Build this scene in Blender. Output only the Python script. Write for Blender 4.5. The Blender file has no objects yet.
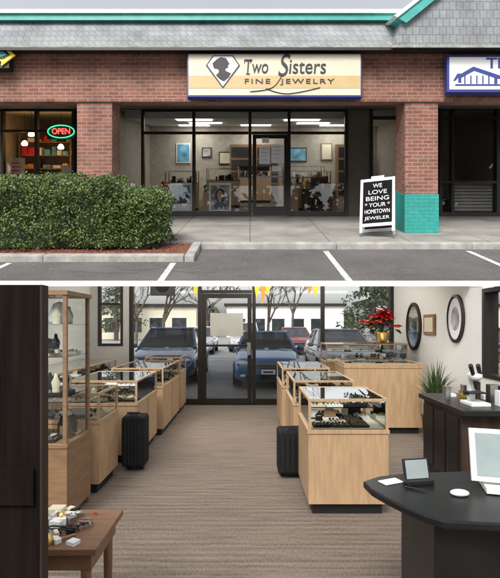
import bpy, math, random
from mathutils import Vector, Matrix
random.seed(7)
R = random.uniform
scene = bpy.context.scene

# ---------------------------------------------------------------- survey
# The site has two levels: the lower shop room (floor z=0) and, on a sloping
# deck above it, the street front.  Eye height 1.6 m over the lower floor.
F = 430.0
SL, G0 = 0.393, 0.05            # deck gradient
def X(px, d): return (px-250.0)/F*d
def H(py, d): return 1.55-(py-156.0)/F*d      # height over sloping deck
def Z(py, d): return 1.6-(py-325.0)/F*d       # height over lower floor
def G(y): return G0+SL*y

# ---------------------------------------------------------------- materials
def nt(name):
    m = bpy.data.materials.new(name); m.use_nodes = True
    n = m.node_tree; b = n.nodes['Principled BSDF']
    return m, n, b
def mat(name, col, rough=0.6, metal=0.0, var=0.12, scale=6.0, bump=0.0, bscale=40.0, coat=0.0, stretch=(1,1,1), emit=0, speck=0.0, spec=None):
    m, n, b = nt(name)
    tc = n.nodes.new('ShaderNodeTexCoord')
    mp = n.nodes.new('ShaderNodeMapping'); mp.inputs['Scale'].default_value = stretch
    n.links.new(tc.outputs['Object'], mp.inputs['Vector'])
    no = n.nodes.new('ShaderNodeTexNoise'); no.inputs['Scale'].default_value = scale; no.inputs['Detail'].default_value = 6
    n.links.new(mp.outputs[0], no.inputs['Vector'])
    cr = n.nodes.new('ShaderNodeValToRGB')
    cr.color_ramp.elements[0].position = 0.3; cr.color_ramp.elements[1].position = 0.7
    cr.color_ramp.elements[0].color = tuple(max(0, c*(1-var)) for c in col)+(1,)
    cr.color_ramp.elements[1].color = tuple(min(1, c*(1+var)) for c in col)+(1,)
    n.links.new(no.outputs['Fac'], cr.inputs['Fac'])
    out = cr.outputs['Color']
    if speck:
        n2 = n.nodes.new('ShaderNodeTexNoise'); n2.inputs['Scale'].default_value = 85; n2.inputs['Detail'].default_value = 2
        n.links.new(mp.outputs[0], n2.inputs['Vector'])
        mr = n.nodes.new('ShaderNodeMapRange'); mr.inputs[1].default_value = .35; mr.inputs[2].default_value = .65
        mr.inputs[3].default_value = 1-speck; mr.inputs[4].default_value = 1+speck
        n.links.new(n2.outputs['Fac'], mr.inputs[0])
        mx = n.nodes.new('ShaderNodeMix'); mx.data_type = 'RGBA'; mx.blend_type = 'MULTIPLY'; mx.inputs[0].default_value = 1
        n.links.new(out, mx.inputs[6]); n.links.new(mr.outputs[0], mx.inputs[7]); out = mx.outputs[2]
    n.links.new(out, b.inputs['Base Color'])
    b.inputs['Roughness'].default_value = rough; b.inputs['Metallic'].default_value = metal
    if spec is not None: b.inputs['Specular IOR Level'].default_value = spec
    if coat: b.inputs['Coat Weight'].default_value = coat
    if emit:
        b.inputs['Emission Color'].default_value = tuple(col)+(1,); b.inputs['Emission Strength'].default_value = emit
    if bump:
        nb = n.nodes.new('ShaderNodeTexNoise'); nb.inputs['Scale'].default_value = bscale; nb.inputs['Detail'].default_value = 4
        n.links.new(mp.outputs[0], nb.inputs['Vector'])
        bu = n.nodes.new('ShaderNodeBump'); bu.inputs['Strength'].default_value = bump; bu.inputs['Distance'].default_value = 0.02
        n.links.new(nb.outputs['Fac'], bu.inputs['Height']); n.links.new(bu.outputs[0], b.inputs['Normal'])
    return m

def brickmat(name, c1, c2, mortar, bw, bh, ms, uv='wall', rough=0.85, offset=0.5, bump=0.5, dirt=0.35):
    m, n, b = nt(name)
    tc = n.nodes.new('ShaderNodeTexCoord'); sp = n.nodes.new('ShaderNodeSeparateXYZ')
    n.links.new(tc.outputs['Object'], sp.inputs[0])
    cb = n.nodes.new('ShaderNodeCombineXYZ')
    if uv == 'wall':
        ad = n.nodes.new('ShaderNodeMath'); ad.operation = 'ADD'
        n.links.new(sp.outputs[0], ad.inputs[0]); n.links.new(sp.outputs[1], ad.inputs[1])
        n.links.new(ad.outputs[0], cb.inputs[0]); n.links.new(sp.outputs[2], cb.inputs[1])
    else:
        n.links.new(sp.outputs[0], cb.inputs[0]); n.links.new(sp.outputs[1], cb.inputs[1])
    br = n.nodes.new('ShaderNodeTexBrick')
    br.inputs['Scale'].default_value = 1.0; br.inputs['Brick Width'].default_value = bw
    br.inputs['Row Height'].default_value = bh; br.inputs['Mortar Size'].default_value = ms
    br.inputs['Mortar Smooth'].default_value = 0.2; br.offset = offset
    br.inputs['Color1'].default_value = c1+(1,); br.inputs['Color2'].default_value = c2+(1,); br.inputs['Mortar'].default_value = mortar+(1,)
    n.links.new(cb.outputs[0], br.inputs['Vector'])
    def nz(sc, lo, hi):
        no = n.nodes.new('ShaderNodeTexNoise'); no.inputs['Scale'].default_value = sc; no.inputs['Detail'].default_value = 8
        n.links.new(tc.outputs['Object'], no.inputs['Vector'])
        mr = n.nodes.new('ShaderNodeMapRange'); mr.inputs[1].default_value = 0.3; mr.inputs[2].default_value = 0.7
        mr.inputs[3].default_value = lo; mr.inputs[4].default_value = hi
        n.links.new(no.outputs['Fac'], mr.inputs[0]); return mr.outputs[0]
    out = br.outputs['Color']
    for s_ in (nz(1.7, 1-dirt, 1.1), nz(38, .86, 1.14)):
        mx = n.nodes.new('ShaderNodeMix'); mx.data_type = 'RGBA'; mx.blend_type = 'MULTIPLY'; mx.inputs[0].default_value = 1
        n.links.new(out, mx.inputs[6]); n.links.new(s_, mx.inputs[7]); out = mx.outputs[2]
    n.links.new(out, b.inputs['Base Color'])
    bu = n.nodes.new('ShaderNodeBump'); bu.invert = True; bu.inputs['Strength'].default_value = bump; bu.inputs['Distance'].default_value = 0.008
    n.links.new(br.outputs['Fac'], bu.inputs['Height']); n.links.new(bu.outputs[0], b.inputs['Normal'])
    b.inputs['Roughness'].default_value = rough
    return m

def glassmat(name, tint, refl):
    m = bpy.data.materials.new(name); m.use_nodes = True; n = m.node_tree
    n.nodes.clear()
    o = n.nodes.new('ShaderNodeOutputMaterial'); mx = n.nodes.new('ShaderNodeMixShader')
    t = n.nodes.new('ShaderNodeBsdfTransparent'); t.inputs[0].default_value = tint+(1,)
    g = n.nodes.new('ShaderNodeBsdfGlossy'); g.inputs['Roughness'].default_value = 0.01
    fr = n.nodes.new('ShaderNodeFresnel'); fr.inputs[0].default_value = 1.5
    ad = n.nodes.new('ShaderNodeMath'); ad.operation = 'ADD'; ad.inputs[1].default_value = refl; ad.use_clamp = True
    n.links.new(fr.outputs[0], ad.inputs[0]); n.links.new(ad.outputs[0], mx.inputs[0])
    n.links.new(t.outputs[0], mx.inputs[1]); n.links.new(g.outputs[0], mx.inputs[2]); n.links.new(mx.outputs[0], o.inputs[0])
    return m

def carpetmat():
    m, n, b = nt('carpet_weave')
    tc = n.nodes.new('ShaderNodeTexCoord')
    def noise(sx, sy, sc, det=3):
        mp = n.nodes.new('ShaderNodeMapping'); mp.inputs['Scale'].default_value = (sx, sy, 1)
        n.links.new(tc.outputs['Object'], mp.inputs[0])
        t = n.nodes.new('ShaderNodeTexNoise'); t.inputs['Scale'].default_value = sc; t.inputs['Detail'].default_value = det
        n.links.new(mp.outputs[0], t.inputs['Vector']); return t.outputs['Fac']
    a = noise(0.9, 16, 2.2); c = noise(9, 3, 9); e = noise(0.6, 0.6, 1.0)
    wv = n.nodes.new('ShaderNodeTexWave'); wv.bands_direction = 'Y'; wv.inputs['Scale'].default_value = 4.2
    wv.inputs['Distortion'].default_value = 1.2; wv.inputs['Detail'].default_value = 2; wv.inputs['Detail Scale'].default_value = 2.5
    n.links.new(tc.outputs['Object'], wv.inputs['Vector'])
    def math_(op, p, q):
        k = n.nodes.new('ShaderNodeMath'); k.operation = op
        for i, s in enumerate((p, q)):
            if isinstance(s, (int, float)): k.inputs[i].default_value = s
            else: n.links.new(s, k.inputs[i])
        return k.outputs[0]
    s = math_('ADD', math_('MULTIPLY', a, 0.45), math_('MULTIPLY', c, 0.38))
    s = math_('ADD', s, math_('MULTIPLY', wv.outputs['Fac'], 0.08))
    s = math_('ADD', s, math_('MULTIPLY', e, 0.22))
    cr = n.nodes.new('ShaderNodeValToRGB'); el = cr.color_ramp.elements
    el[0].position = 0.36; el[0].color = (0.070, 0.052, 0.040, 1); el[1].position = 0.78; el[1].color = (0.27, 0.215, 0.168, 1)
    n.links.new(s, cr.inputs[0]); n.links.new(cr.outputs[0], b.inputs['Base Color'])
    b.inputs['Roughness'].default_value = 0.9
    bu = n.nodes.new('ShaderNodeBump'); bu.inputs['Strength'].default_value = 0.4; bu.inputs['Distance'].default_value = 0.006
    n.links.new(s, bu.inputs['Height']); n.links.new(bu.outputs[0], b.inputs['Normal'])
    return m

BRICK = brickmat('red_brick', (0.35, 0.145, 0.098), (0.235, 0.09, 0.062), (0.36, 0.29, 0.25), 0.215, 0.075, 0.008)
SHING = brickmat('grey_shingle', (0.33, 0.35, 0.36), (0.27, 0.285, 0.30), (0.16, 0.17, 0.18), 0.13, 0.16, 0.006)
TEALBRICK = brickmat('teal_painted_brick', (0.03, 0.37, 0.33), (0.028, 0.34, 0.30), (0.02, 0.27, 0.235), 0.215, 0.075, 0.006, rough=0.5, dirt=0.25)
SIDEW = brickmat('sidewalk_concrete', (0.31, 0.295, 0.27), (0.27, 0.26, 0.24), (0.13, 0.12, 0.11), 1.45, 1.2, 0.010, uv='floor', offset=0.0, bump=0.3)
CARPET = carpetmat()
ASPH = mat('asphalt', (0.13, 0.125, 0.12), 0.9, var=0.2, scale=1.3, bump=0.8, bscale=150, speck=.4)
GROUND = mat('ground_asphalt', (0.30, 0.30, 0.295), 0.9, var=0.2, scale=0.6, bump=0.4, bscale=60, speck=.2)
CONC = mat('concrete', (0.35, 0.34, 0.32), 0.85, var=0.3, scale=4, bump=0.4, speck=.15)
PAINTW = mat('white_road_paint', (0.56, 0.55, 0.52), 0.8, var=0.5, scale=18, speck=.3)
WHITE = mat('white_paint', (0.78, 0.78, 0.76), 0.5, var=0.03)
WALLG = mat('off_white_wall', (0.74, 0.735, 0.70), 0.85, var=0.04, scale=2, bump=0.1)
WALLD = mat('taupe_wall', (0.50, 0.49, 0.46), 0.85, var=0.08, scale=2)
TEAL = mat('teal_trim', (0.05, 0.38, 0.335), 0.45, var=0.15)
DARKFR = mat('dark_bronze_frame', (0.022, 0.018, 0.015), 0.45, 0.2, var=0.15)
BLACK = mat('black_plastic', (0.012, 0.012, 0.013), 0.5, var=0.2)
MATTEB = mat('chalkboard_black', (0.012, 0.012, 0.013), 0.95, var=0.2, spec=.1)
BLACKT = mat('black_desk_laminate', (0.011, 0.011, 0.012), 0.35, var=0.3, spec=.35)
CHAR = mat('charcoal_fabric', (0.012, 0.012, 0.013), 0.85, var=0.3, bump=0.3, bscale=200, spec=.2)
WOOD = mat('maple_veneer', (0.45, 0.30, 0.17), 0.5, var=0.15, scale=5, stretch=(6, 6, 0.7))
WOODM = mat('oak_shelf', (0.25, 0.15, 0.08), 0.55, var=0.2, scale=5, stretch=(1, 1, 6))
WOODD = mat('dark_stained_wood', (0.010, 0.0065, 0.005), 0.85, var=0.5, scale=4, stretch=(8, 1, 0.6), spec=.1)
WOODD2 = mat('walnut', (0.045, 0.028, 0.02), 0.6, var=0.4, scale=4, stretch=(8, 1, 0.6), spec=.2)
WOODT = mat('table_wood', (0.20, 0.105, 0.055), 0.5, var=0.25, scale=5, stretch=(1, 6, 1))
METAL = mat('brushed_metal', (0.55, 0.55, 0.54), 0.3, 1.0, var=0.05)
GOLD = mat('gold', (0.75, 0.52, 0.18), 0.28, 1.0, var=0.1)
GLASSU = glassmat('storefront_glass', (0.93, 0.95, 0.94), 0.035)
GLASSL = glassmat('window_glass', (0.98, 0.99, 0.99), 0.0)
GLASSC = glassmat('display_glass', (0.93, 0.96, 0.95), 0.04)
BLUE = mat('royal_blue', (0.03, 0.05, 0.25), 0.4, var=0.05)
CREAM = mat('sign_cream', (0.68, 0.63, 0.48), 0.4, var=0.03)
TAN = mat('sign_gold_band', (0.58, 0.42, 0.20), 0.4, var=0.04)
YEL = mat('yellow_vinyl', (0.80, 0.62, 0.03), 0.4, var=0.03)
MULCH = mat('bark_mulch', (0.19, 0.07, 0.042), 0.95, var=0.55, scale=22, bump=1.0, bscale=45)
SOFF = mat('dark_soffit', (0.10, 0.085, 0.07), 0.8)
CEIL = mat('ceiling_tile', (0.65, 0.65, 0.63), 0.9, var=0.04)
INTW = mat('shop_interior_wall', (0.42, 0.38, 0.33), 0.9)
INTF = mat('shop_interior_floor', (0.13, 0.105, 0.085), 0.8, var=.2)
LAMP = mat('fluorescent_lens', (1, 0.97, 0.9), 0.5, var=0.0, emit=10)
FILL = mat('added_fill_lens', (1, 0.96, 0.89), 0.5, var=0.0, emit=7)  # glow of the unseen lights added to brighten the showroom
WARM = mat('warm_lamp_lens', (1, 0.55, 0.2), 0.5, var=0.0, emit=16)
NEONR = mat('neon_red', (1, 0.06, 0.04), 0.5, var=0.0, emit=4)
NEONG = mat('neon_green', (0.05, 0.9, 0.35), 0.5, var=0.0, emit=2)
PAPER = mat('paper', (0.80, 0.81, 0.82), 0.8, var=0.04)
PAPERG = mat('paper_back', (0.50, 0.51, 0.47), 0.8, var=0.06)
PIC1 = mat('blue_photo_print', (0.14, 0.38, 0.58), 0.5, var=0.5, scale=5)
PIC2 = mat('portrait_print', (0.36, 0.34, 0.35), 0.5, var=0.7, scale=6)
SKIN = mat('print_skin', (.60, .40, .30), .6, var=.25, scale=14); HAIRP = mat('print_hair', (.05, .03, .022), .6, var=.4); CLOTHP = mat('print_cloth', (.10, .11, .16), .6, var=.4)
BLIND = mat('window_blind', (0.42, 0.43, 0.42), 0.7, var=0.15, stretch=(1, 1, 20))
BARK = mat('bark', (0.13, 0.10, 0.08), 0.9, var=0.4, scale=6, bump=0.6)
LEAF = [mat('hedge_leaf_a', (0.105, 0.165, 0.036), 0.5, var=0.3), mat('hedge_leaf_b', (0.060, 0.105, 0.024), 0.5, var=0.3),
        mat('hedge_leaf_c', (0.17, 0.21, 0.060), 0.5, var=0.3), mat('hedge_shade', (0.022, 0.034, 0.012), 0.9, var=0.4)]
CONI = [mat('conifer_a', (0.045, 0.075, 0.035), 0.7, var=0.3), mat('conifer_b', (0.08, 0.11, 0.05), 0.7, var=0.3)]
RED = mat('poinsettia_red', (0.62, 0.02, 0.03), 0.5, var=0.3, scale=20)
PLANTG = mat('plant_green', (0.055, 0.10, 0.035), 0.5, var=0.4, scale=10)
MIRROR = mat('mirror_glass', (0.75, 0.77, 0.78), 0.05, 1.0, var=0.02)
SCREEN = mat('screen_grey', (0.30, 0.36, 0.36), 0.15, var=0.1)
TYRE = mat('tyre', (0.02, 0.02, 0.02), 0.8)
CARGL = mat('car_glass', (0.03, 0.035, 0.04), 0.04, var=0.1, coat=1.0)
HEADL = mat('headlight', (0.75, 0.78, 0.80), 0.12, 0.3, var=0.1)
TAILL = mat('tail_lamp', (.4, .02, .02), .2)
ORANGE = mat('orange_vinyl', (0.80, 0.30, 0.04), 0.5)

# ---------------------------------------------------------------- mesh builder
class MB:
    def __init__(s): s.v = []; s.f = []; s.m = []; s.sm = []; s.mats = []
    def mi(s, m):
        if m not in s.mats: s.mats.append(m)
        return s.mats.index(m)
    def add(s, vs, fs, m, smooth=False):
        o = len(s.v); s.v += [tuple(v) for v in vs]; k = s.mi(m)
        for f in fs: s.f.append([i+o for i in f]); s.m.append(k); s.sm.append(smooth)
    def box(s, x0, x1, y0, y1, z0, z1, m, M=None):
        vs = [(x, y, z) for x in (x0, x1) for y in (y0, y1) for z in (z0, z1)]
        if M is not None: vs = [M @ Vector(v) for v in vs]
        s.add(vs, [(0, 1, 3, 2), (4, 6, 7, 5), (0, 4, 5, 1), (2, 3, 7, 6), (0, 2, 6, 4), (1, 5, 7, 3)], m)
    def cyl(s, p0, p1, r0, r1, m, seg=12, smooth=True, caps=True):
        p0 = Vector(p0); p1 = Vector(p1); a = (p1-p0).normalized()
        u = a.orthogonal().normalized(); w = a.cross(u)
        vs = []
        for p, r in ((p0, r0), (p1, r1)):
            for i in range(seg):
                t = 2*math.pi*i/seg; vs.append(p+u*math.cos(t)*r+w*math.sin(t)*r)
        s.add(vs, [(i, (i+1) % seg, seg+(i+1) % seg, seg+i) for i in range(seg)], m, smooth)
        if caps: s.add(vs, [tuple(range(seg))[::-1], tuple(range(seg, 2*seg))], m)
    def lathe(s, c, prof, m, seg=20, sx=1, sy=1):
        vs = [(c[0]+r*math.cos(2*math.pi*i/seg)*sx, c[1]+r*math.sin(2*math.pi*i/seg)*sy, c[2]+z) for r, z in prof for i in range(seg)]
        fs = [(j*seg+i, j*seg+(i+1) % seg, (j+1)*seg+(i+1) % seg, (j+1)*seg+i) for j in range(len(prof)-1) for i in range(seg)]
        s.add(vs, fs, m, True)
    def ell(s, c, r, m, seg=14, rings=8):
        prof = [(max(1e-4, math.sin(math.pi*j/rings)), -math.cos(math.pi*j/rings)*r[2]) for j in range(rings+1)]
        s.lathe(c, prof, m, seg, r[0], r[1])
    def prism(s, pts, y0, y1, m):      # polygon in x,z extruded in y
        n = len(pts); vs = [(x, y0, z) for x, z in pts]+[(x, y1, z) for x, z in pts]
        s.add(vs, [tuple(range(n)), tuple(range(n, 2*n))[::-1]]+[(i, i+n, (i+1) % n+n, (i+1) % n) for i in range(n)], m)
    def slab(s, pts, z0, z1, m):       # polygon in x,y extruded in z
        n = len(pts); vs = [(x, y, z0) for x, y in pts]+[(x, y, z1) for x, y in pts]
        s.add(vs, [tuple(range(n))[::-1], tuple(range(n, 2*n))]+[(i, (i+1) % n, (i+1) % n+n, i+n) for i in range(n)], m)
    def side(s, pts, x0, x1, m):       # polygon in y,z extruded in x
        n = len(pts); vs = [(x0, y, z) for y, z in pts]+[(x1, y, z) for y, z in pts]
        s.add(vs, [tuple(range(n)), tuple(range(n, 2*n))[::-1]]+[(i, i+n, (i+1) % n+n, (i+1) % n) for i in range(n)], m)
    def done(s, name, parent=None, slope=False, bevel=0, fix=True):
        vs = s.v
        if slope: vs = [(x, y, z+G(y)) for x, y, z in vs]
        me = bpy.data.meshes.new(name); me.from_pydata([tuple(v) for v in vs], [], s.f)
        for m in s.mats: me.materials.append(m)
        me.polygons.foreach_set('material_index', s.m); me.polygons.foreach_set('use_smooth', s.sm)
        me.update()
        if fix:
            import bmesh
            bm = bmesh.new(); bm.from_mesh(me); bmesh.ops.recalc_face_normals(bm, faces=bm.faces); bm.to_mesh(me); bm.free()
        o = bpy.data.objects.new(name, me); scene.collection.objects.link(o)
        if parent: o.parent = parent
        if bevel:
            b = o.modifiers.new('bevel', 'BEVEL'); b.width = bevel; b.segments = 2; b.limit_method = 'ANGLE'
        return o
def group(name):
    e = bpy.data.objects.new(name, None); e.empty_display_size = 0.3; scene.collection.objects.link(e); return e
def text(name, body, xc, y, zc, w, h, m, parent, ry=0.0, rz=0.0, rx=math.pi/2, spacing=1.0, shear=0, bold=0.0, lines=1.0):
    c = bpy.data.curves.new(name, 'FONT'); c.body = body; c.align_x = 'CENTER'; c.align_y = 'CENTER'; c.extrude = 0.004
    c.space_character = spacing; c.shear = shear; c.offset = bold; c.space_line = lines
    o = bpy.data.objects.new(name, c); scene.collection.objects.link(o); c.materials.append(m)
    bpy.context.view_layer.update()
    dx, dy = max(o.dimensions[0], 1e-3), max(o.dimensions[1], 1e-3)
    o.scale = (w/dx, h/dy, 1); o.rotation_euler = (rx, ry, rz); o.location = (xc, y, zc); o.parent = parent
    return o
def stroke(name, pts, r, m, parent):
    c = bpy.data.curves.new(name, 'CURVE'); c.dimensions = '3D'; sp = c.splines.new('NURBS'); sp.points.add(len(pts)-1)
    for i, p in enumerate(pts): sp.points[i].co = tuple(p)+(1,)
    sp.use_endpoint_u = True; sp.order_u = 3; c.bevel_depth = r; c.bevel_resolution = 2; c.materials.append(m)
    o = bpy.data.objects.new(name, c); scene.collection.objects.link(o); o.parent = parent; return o

# ================================================================ UPPER LEVEL
DF = 5.68           # front edge of the deck
EW = 7.3            # half width of deck and building
YB = 15.2           # rear wall
deck = group('parking_deck')
m = MB(); m.slab([(-EW, DF), (EW, DF), (EW, 7.6), (-EW, 7.6)], -0.13, -0.10, ASPH); m.done('asphalt', deck, True)
m = MB(); m.box(-EW, EW, DF-0.02, DF-0.001, -0.165, -0.098, WHITE); m.box(-EW, EW, DF, YB+.2, -0.164, -0.132, WHITE); m.done('white_edge_slab', deck, True)
m = MB()
for y in (9.6, 12, 14.6): m.box(-EW+.1, EW-.1, y, y+0.25, -0.36, -0.166, WHITE)
m.done('deck_beams', deck, True)
m = MB()
for x in (-EW+.3, EW-.3):
    for y in (7.2, 12.0, 14.6): m.box(x-0.13, x+0.13, y, y+0.25, 0, G(y)-0.17, CONC)
m.done('deck_posts', deck)
m = MB()
for xc in (-3.70, -1.18, 1.31, 3.78):
    y1 = 6.62 if xc < 0 else 7.45
    m.box(xc-0.045, xc+0.045, DF+0.0, y1, -0.098, -0.095, PAINTW)
m.done('parking_line_markings', None, True)
m = MB()
for k in range(9):
    x, y = R(-3, 3.5), R(5.8, 7.3); a = R(-.4, .4)
    for i in range(14):
        x2, y2 = x+.09*math.cos(a), y+.09*math.sin(a)
        if not (DF+.02 < y2 < 7.55) or (x2 < -.8 and y2 > 6.6): break
        m.add([(x, y-.003, -.0965), (x2, y2-.003, -.0965), (x2, y2+.003, -.0965), (x, y+.003, -.0965)], [(0, 1, 2, 3)], TYRE); x, y = x2, y2; a += R(-.7, .7)
m.done('asphalt_cracks', None, True)
m = MB()
for i in range(160):
    x, y = R(-3.5, 3.6), R(5.75, 7.58)
    if x < -.7 and y > 6.6: continue
    if random.random() < .6: y = R(7.4, 7.58) if x > -.7 else R(6.5, 6.68)
    a = R(0, 6.28); l = R(.012, .035)
    m.add([(x, y, -.096), (x+l*math.cos(a), y+l*math.sin(a), -.09), (x+l*.6*math.cos(a+.9), y+l*.6*math.sin(a+.9), -.088)], [(0, 1, 2)], random.choice([BARK, MULCH, WOODM, CONC]))
m.done('leaf_litter', None, True, fix=False)
m = MB(); m.box(-EW, EW, 7.76, 11.2, -0.12, 0.0, SIDEW); m.done('sidewalk', None, True)
m = MB()
xs = -0.87
x = xs
while x < EW: m.box(x+0.004, min(x+2.4, EW), 7.60, 7.755, -0.12, 0.006, CONC); x += 2.4
x = xs-0.16
while x > -EW: m.box(max(x-2.2, -EW), x-0.004, 6.70, 6.85, -0.12, 0.004, CONC); x -= 2.2
m.box(xs-0.155, xs, 6.70, 7.755, -0.12, 0.005, CONC)
m.done('kerb', None, True, bevel=0.02)
m = MB(); m.box(-EW, xs-0.158, 6.855, 7.755, -0.125, -0.03, MULCH)
for i in range(1500):
    x, y = R(-6, -1.05), R(6.87, 7.72); a = R(0, 3.14); l = R(0.02, 0.05)
    m.add([(x, y, R(-.03, .0)), (x+l*math.cos(a), y+l*math.sin(a), R(-.02, .02)), (x+l*math.cos(a)-.012*math.sin(a), y+l*math.sin(a)+.012*math.cos(a), R(-.02, .015))], [(0, 1, 2)], MULCH)
m.done('mulch_bed', None, True, fix=False)

def quadleaf(m, p, s, mt, flat=0.0, asp=0.6):
    u = Vector((R(-1, 1), R(-1, 1), R(-1, 1)*(1-flat))).normalized(); w = u.orthogonal().normalized()
    w = (Matrix.Rotation(R(0, 6.28), 3, u) @ w)
    p = Vector(p); m.add([p-u*s*.5, p+w*s*asp*.5, p+u*s*.5, p-w*s*asp*.5], [(0, 1, 2, 3)], mt)
from mathutils import noise as mn
m = MB()
def hedge(x0, x1, y0, y1, h, n):
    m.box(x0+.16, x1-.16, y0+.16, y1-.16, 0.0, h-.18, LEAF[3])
    for i in range(n):
        f = random.random()
        if f < .42: p = [R(x0, x1), y0, R(0.03, h)]
        elif f < .8: p = [R(x0, x1), R(y0, y1), h]
        elif f < .93: p = [x1, R(y0, y1), R(0.03, h)]
        else: p = [R(x0, x1), y1, R(0.03, h)]
        c = Vector(((x0+x1)/2, (y0+y1)/2, h*.5)); q = Vector(p)
        ex = min(q.x-x0, x1-q.x); ey = min(q.y-y0, y1-q.y); ez = h-q.z
        ds = sorted([ex, ey, ez]); rnd = max(0, .22-ds[1])*.7
        nn = mn.noise(q*2.0)*.16+mn.noise(q*5)*.10
        dirv = (c-q); dirv.x *= .15 if ex > .2 else 1; dirv.normalize()
        q = q+dirv*(rnd+nn*.8+abs(random.gauss(0, .055))-(.05 if random.random() < .05 else 0))
        q.z = max(.01, q.z)
        t = mn.noise(q*3.2)*1.2+R(-.5, .5)
        quadleaf(m, q, R(.028, .058), LEAF[0] if t > .15 else (LEAF[2] if t > -.06 else LEAF[1]))
hedge(-6.4, -2.25, 7.10, 8.15, 1.19, 28000)
hedge(-2.55, -1.40, 7.12, 8.1, .98, 12000)
m.done('hedge', None, True, fix=False)

# ---- building
bld = group('brick_shop_building')
YP = 8.66; YG = 11.1
m = MB(); m.box(-EW, EW, YP, 9.15, 2.62, 3.75, BRICK); m.done('brick_beam', bld, True)
m = MB(); m.box(-EW, EW, YP-.03, YP-.001, 2.64, 2.715, BRICK); m.box(-EW, EW, YP-.025, YP-.001, 3.52, 3.60, BRICK); m.done('brick_courses', bld, True)
for (a, b) in ((X(77, YP), X(112, YP)), (X(405, YP), X(438, YP)), (-EW, -EW+.6), (EW-.6, EW)):
    m = MB(); m.box(a, b, YP+.001, 9.2, 0, 2.619, BRICK); m.done('brick_column', bld, True)
m = MB(); a, b = X(405, YP)-.012, X(438, YP)+.012; m.box(a, b, YP-.012, 9.21, 0.002, .78, TEALBRICK); m.done('teal_column_base', bld, True)
m = MB()
ys0, hs0, ys1, hs1 = 8.38, H(47, 8.38), 8.86, H(20, 8.86)
m.side([(ys0, hs0), (ys1, hs1), (ys1+.2, hs1), (ys1+.2, hs0)], -EW, EW, SHING)
m.done('mansard_shingles', bld, True)
m = MB()
m.box(-EW, EW, 8.34, 8.379, H(47.5, 8.36), H(46.0, 8.36), CONC); m.box(-EW, EW, 8.33, 8.67, H(50.5, 8.36), H(47.7, 8.36), DARKFR)
m.done('eave_trim', bld, True)
m = MB(); m.box(-EW, EW, 8.70, 9.1, H(20, 8.7), H(13, 8.7), TEAL); m.done('teal_fascia', bld, True)
m = MB(); m.box(-EW, EW, 8.66, 9.15, H(12.8, 8.66), H(9, 8.66), WHITE); m.box(-EW, EW, 9.2, YB+.2, 4.0, 4.2, CONC); m.done('roof_cap', bld, True)
m = MB(); yg = 8.30
def gp(px, py): return (X(px, yg), H(py, yg))
m.prism([gp(393, 46), gp(402, 22), gp(530, -80), gp(625, 0), gp(625, 46)], yg, 11, SHING); m.done('gable_shingles', bld, True)
m = MB()
m.prism([gp(396, 19), gp(405, 24), gp(530, -77), gp(530, -86)], yg-.08, 11.0, TEAL)
m.prism([gp(530, -86), gp(530, -77), gp(625, 0), gp(628, -6)], yg-.08, 11.0, TEAL)
m.prism([gp(392, 17.5), gp(396, 19), gp(530, -86.2), gp(530, -91)], yg-.11, 11.0, WHITE)
m.prism([gp(530, -91), gp(530, -86.2), gp(628, -6.2), gp(630, -11)], yg-.11, 11.0, WHITE)
m.box(gp(391, 0)[0], gp(626, 0)[0], yg-.05, yg-.002, H(48, yg), H(46, yg), CONC)
m.done('gable_trim', bld, True)
m = MB(); m.box(-EW, EW, 9.2, YG-.03, 2.76, 2.80, SOFF); m.done('walkway_soffit', bld, True)
m = MB()
m.box(-EW, EW, 11.2, YB+.2, -0.1, 0.0, INTF); m.box(-EW, EW, YB, YB+.2, 0.001, 4.0, INTW)
for xw in (-EW, X(110, YG)-.05, X(424, YG), EW-.12): m.box(xw, xw+.12, YG+.15, YB-.001, 0.001, 2.8, INTW)
m.box(-EW, EW, YG-.02, YB, 2.80, 2.9, CEIL)
m.box(X(112, YG)+.1, X(424, YG)-.01, 11.9, YB-.002, 2.60, 2.64, CEIL)
m.box(X(112, YG)+.1, X(424, YG)-.01, 11.88, 11.899, 2.58, 2.799, CEIL)
m.done('shop_shell', bld, True)
m = MB()
for px0, yy in [(-2.1, 12.2), (-1.9, 13.4), (1.0, 12.3), (1.5, 13.5), (-.3, 14.4), (-2.4, 14.5), (2.4, 14.5)]:
    m.box(px0, px0+1.0, yy, yy+.32, 2.575, 2.598, LAMP)
m.done('ceiling_lights', bld, True)
m = MB()
def vbar(px, w=.075, h1=2.76, h0=0): x = X(px, YG); m.box(x-w/2, x+w/2, YG-.06, YG+.06, h0, h1, DARKFR)
def hbar(p0, p1, py, w=.07): h = H(py, YG); m.box(X(p0, YG)+.04, X(p1, YG)-.04, YG-.055, YG+.055, h-w/2, h+w/2, DARKFR)
for px in (-22, 3, 37, 74, 114, 143, 194, 250, 289, 346, 371, 406, 440, 452, 497, 525): vbar(px)
for a, b in ((-22, 3), (3, 37), (37, 74)): hbar(a, b, 131); hbar(a, b, 214, .09); hbar(a, b, 110, .08)
for a, b in ((143, 194), (194, 250), (250, 289), (289, 346)): hbar(a, b, 133); hbar(a, b, 110.5, .08)
for a, b in ((114, 143), (143, 194), (194, 250), (289, 346)): hbar(a, b, 213.5, .12)
for a, b in ((371, 406),): hbar(a, b, 214, .1); hbar(a, b, 118, .09); hbar(a, b, 182, .05)
for a, b in ((440, 452), (452, 497), (497, 525)): hbar(a, b, 118, .08); hbar(a, b, 182, .06); hbar(a, b, 214, .1)
m.done('storefront_frames', bld, True)
m = MB()
for a, b in ((346, 371), (74, 114), (406, 440)):
    m.box(X(a, YG)+.04, X(b, YG)-.04, YG-.02, YG+.03, 0.001, 2.78, DARKFR if a != 346 else SOFF)
m.box(-EW, EW, YG-.04, YG+.1, 2.745, 2.798, DARKFR)
m.done('dark_infill_panels', bld, True)
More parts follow.
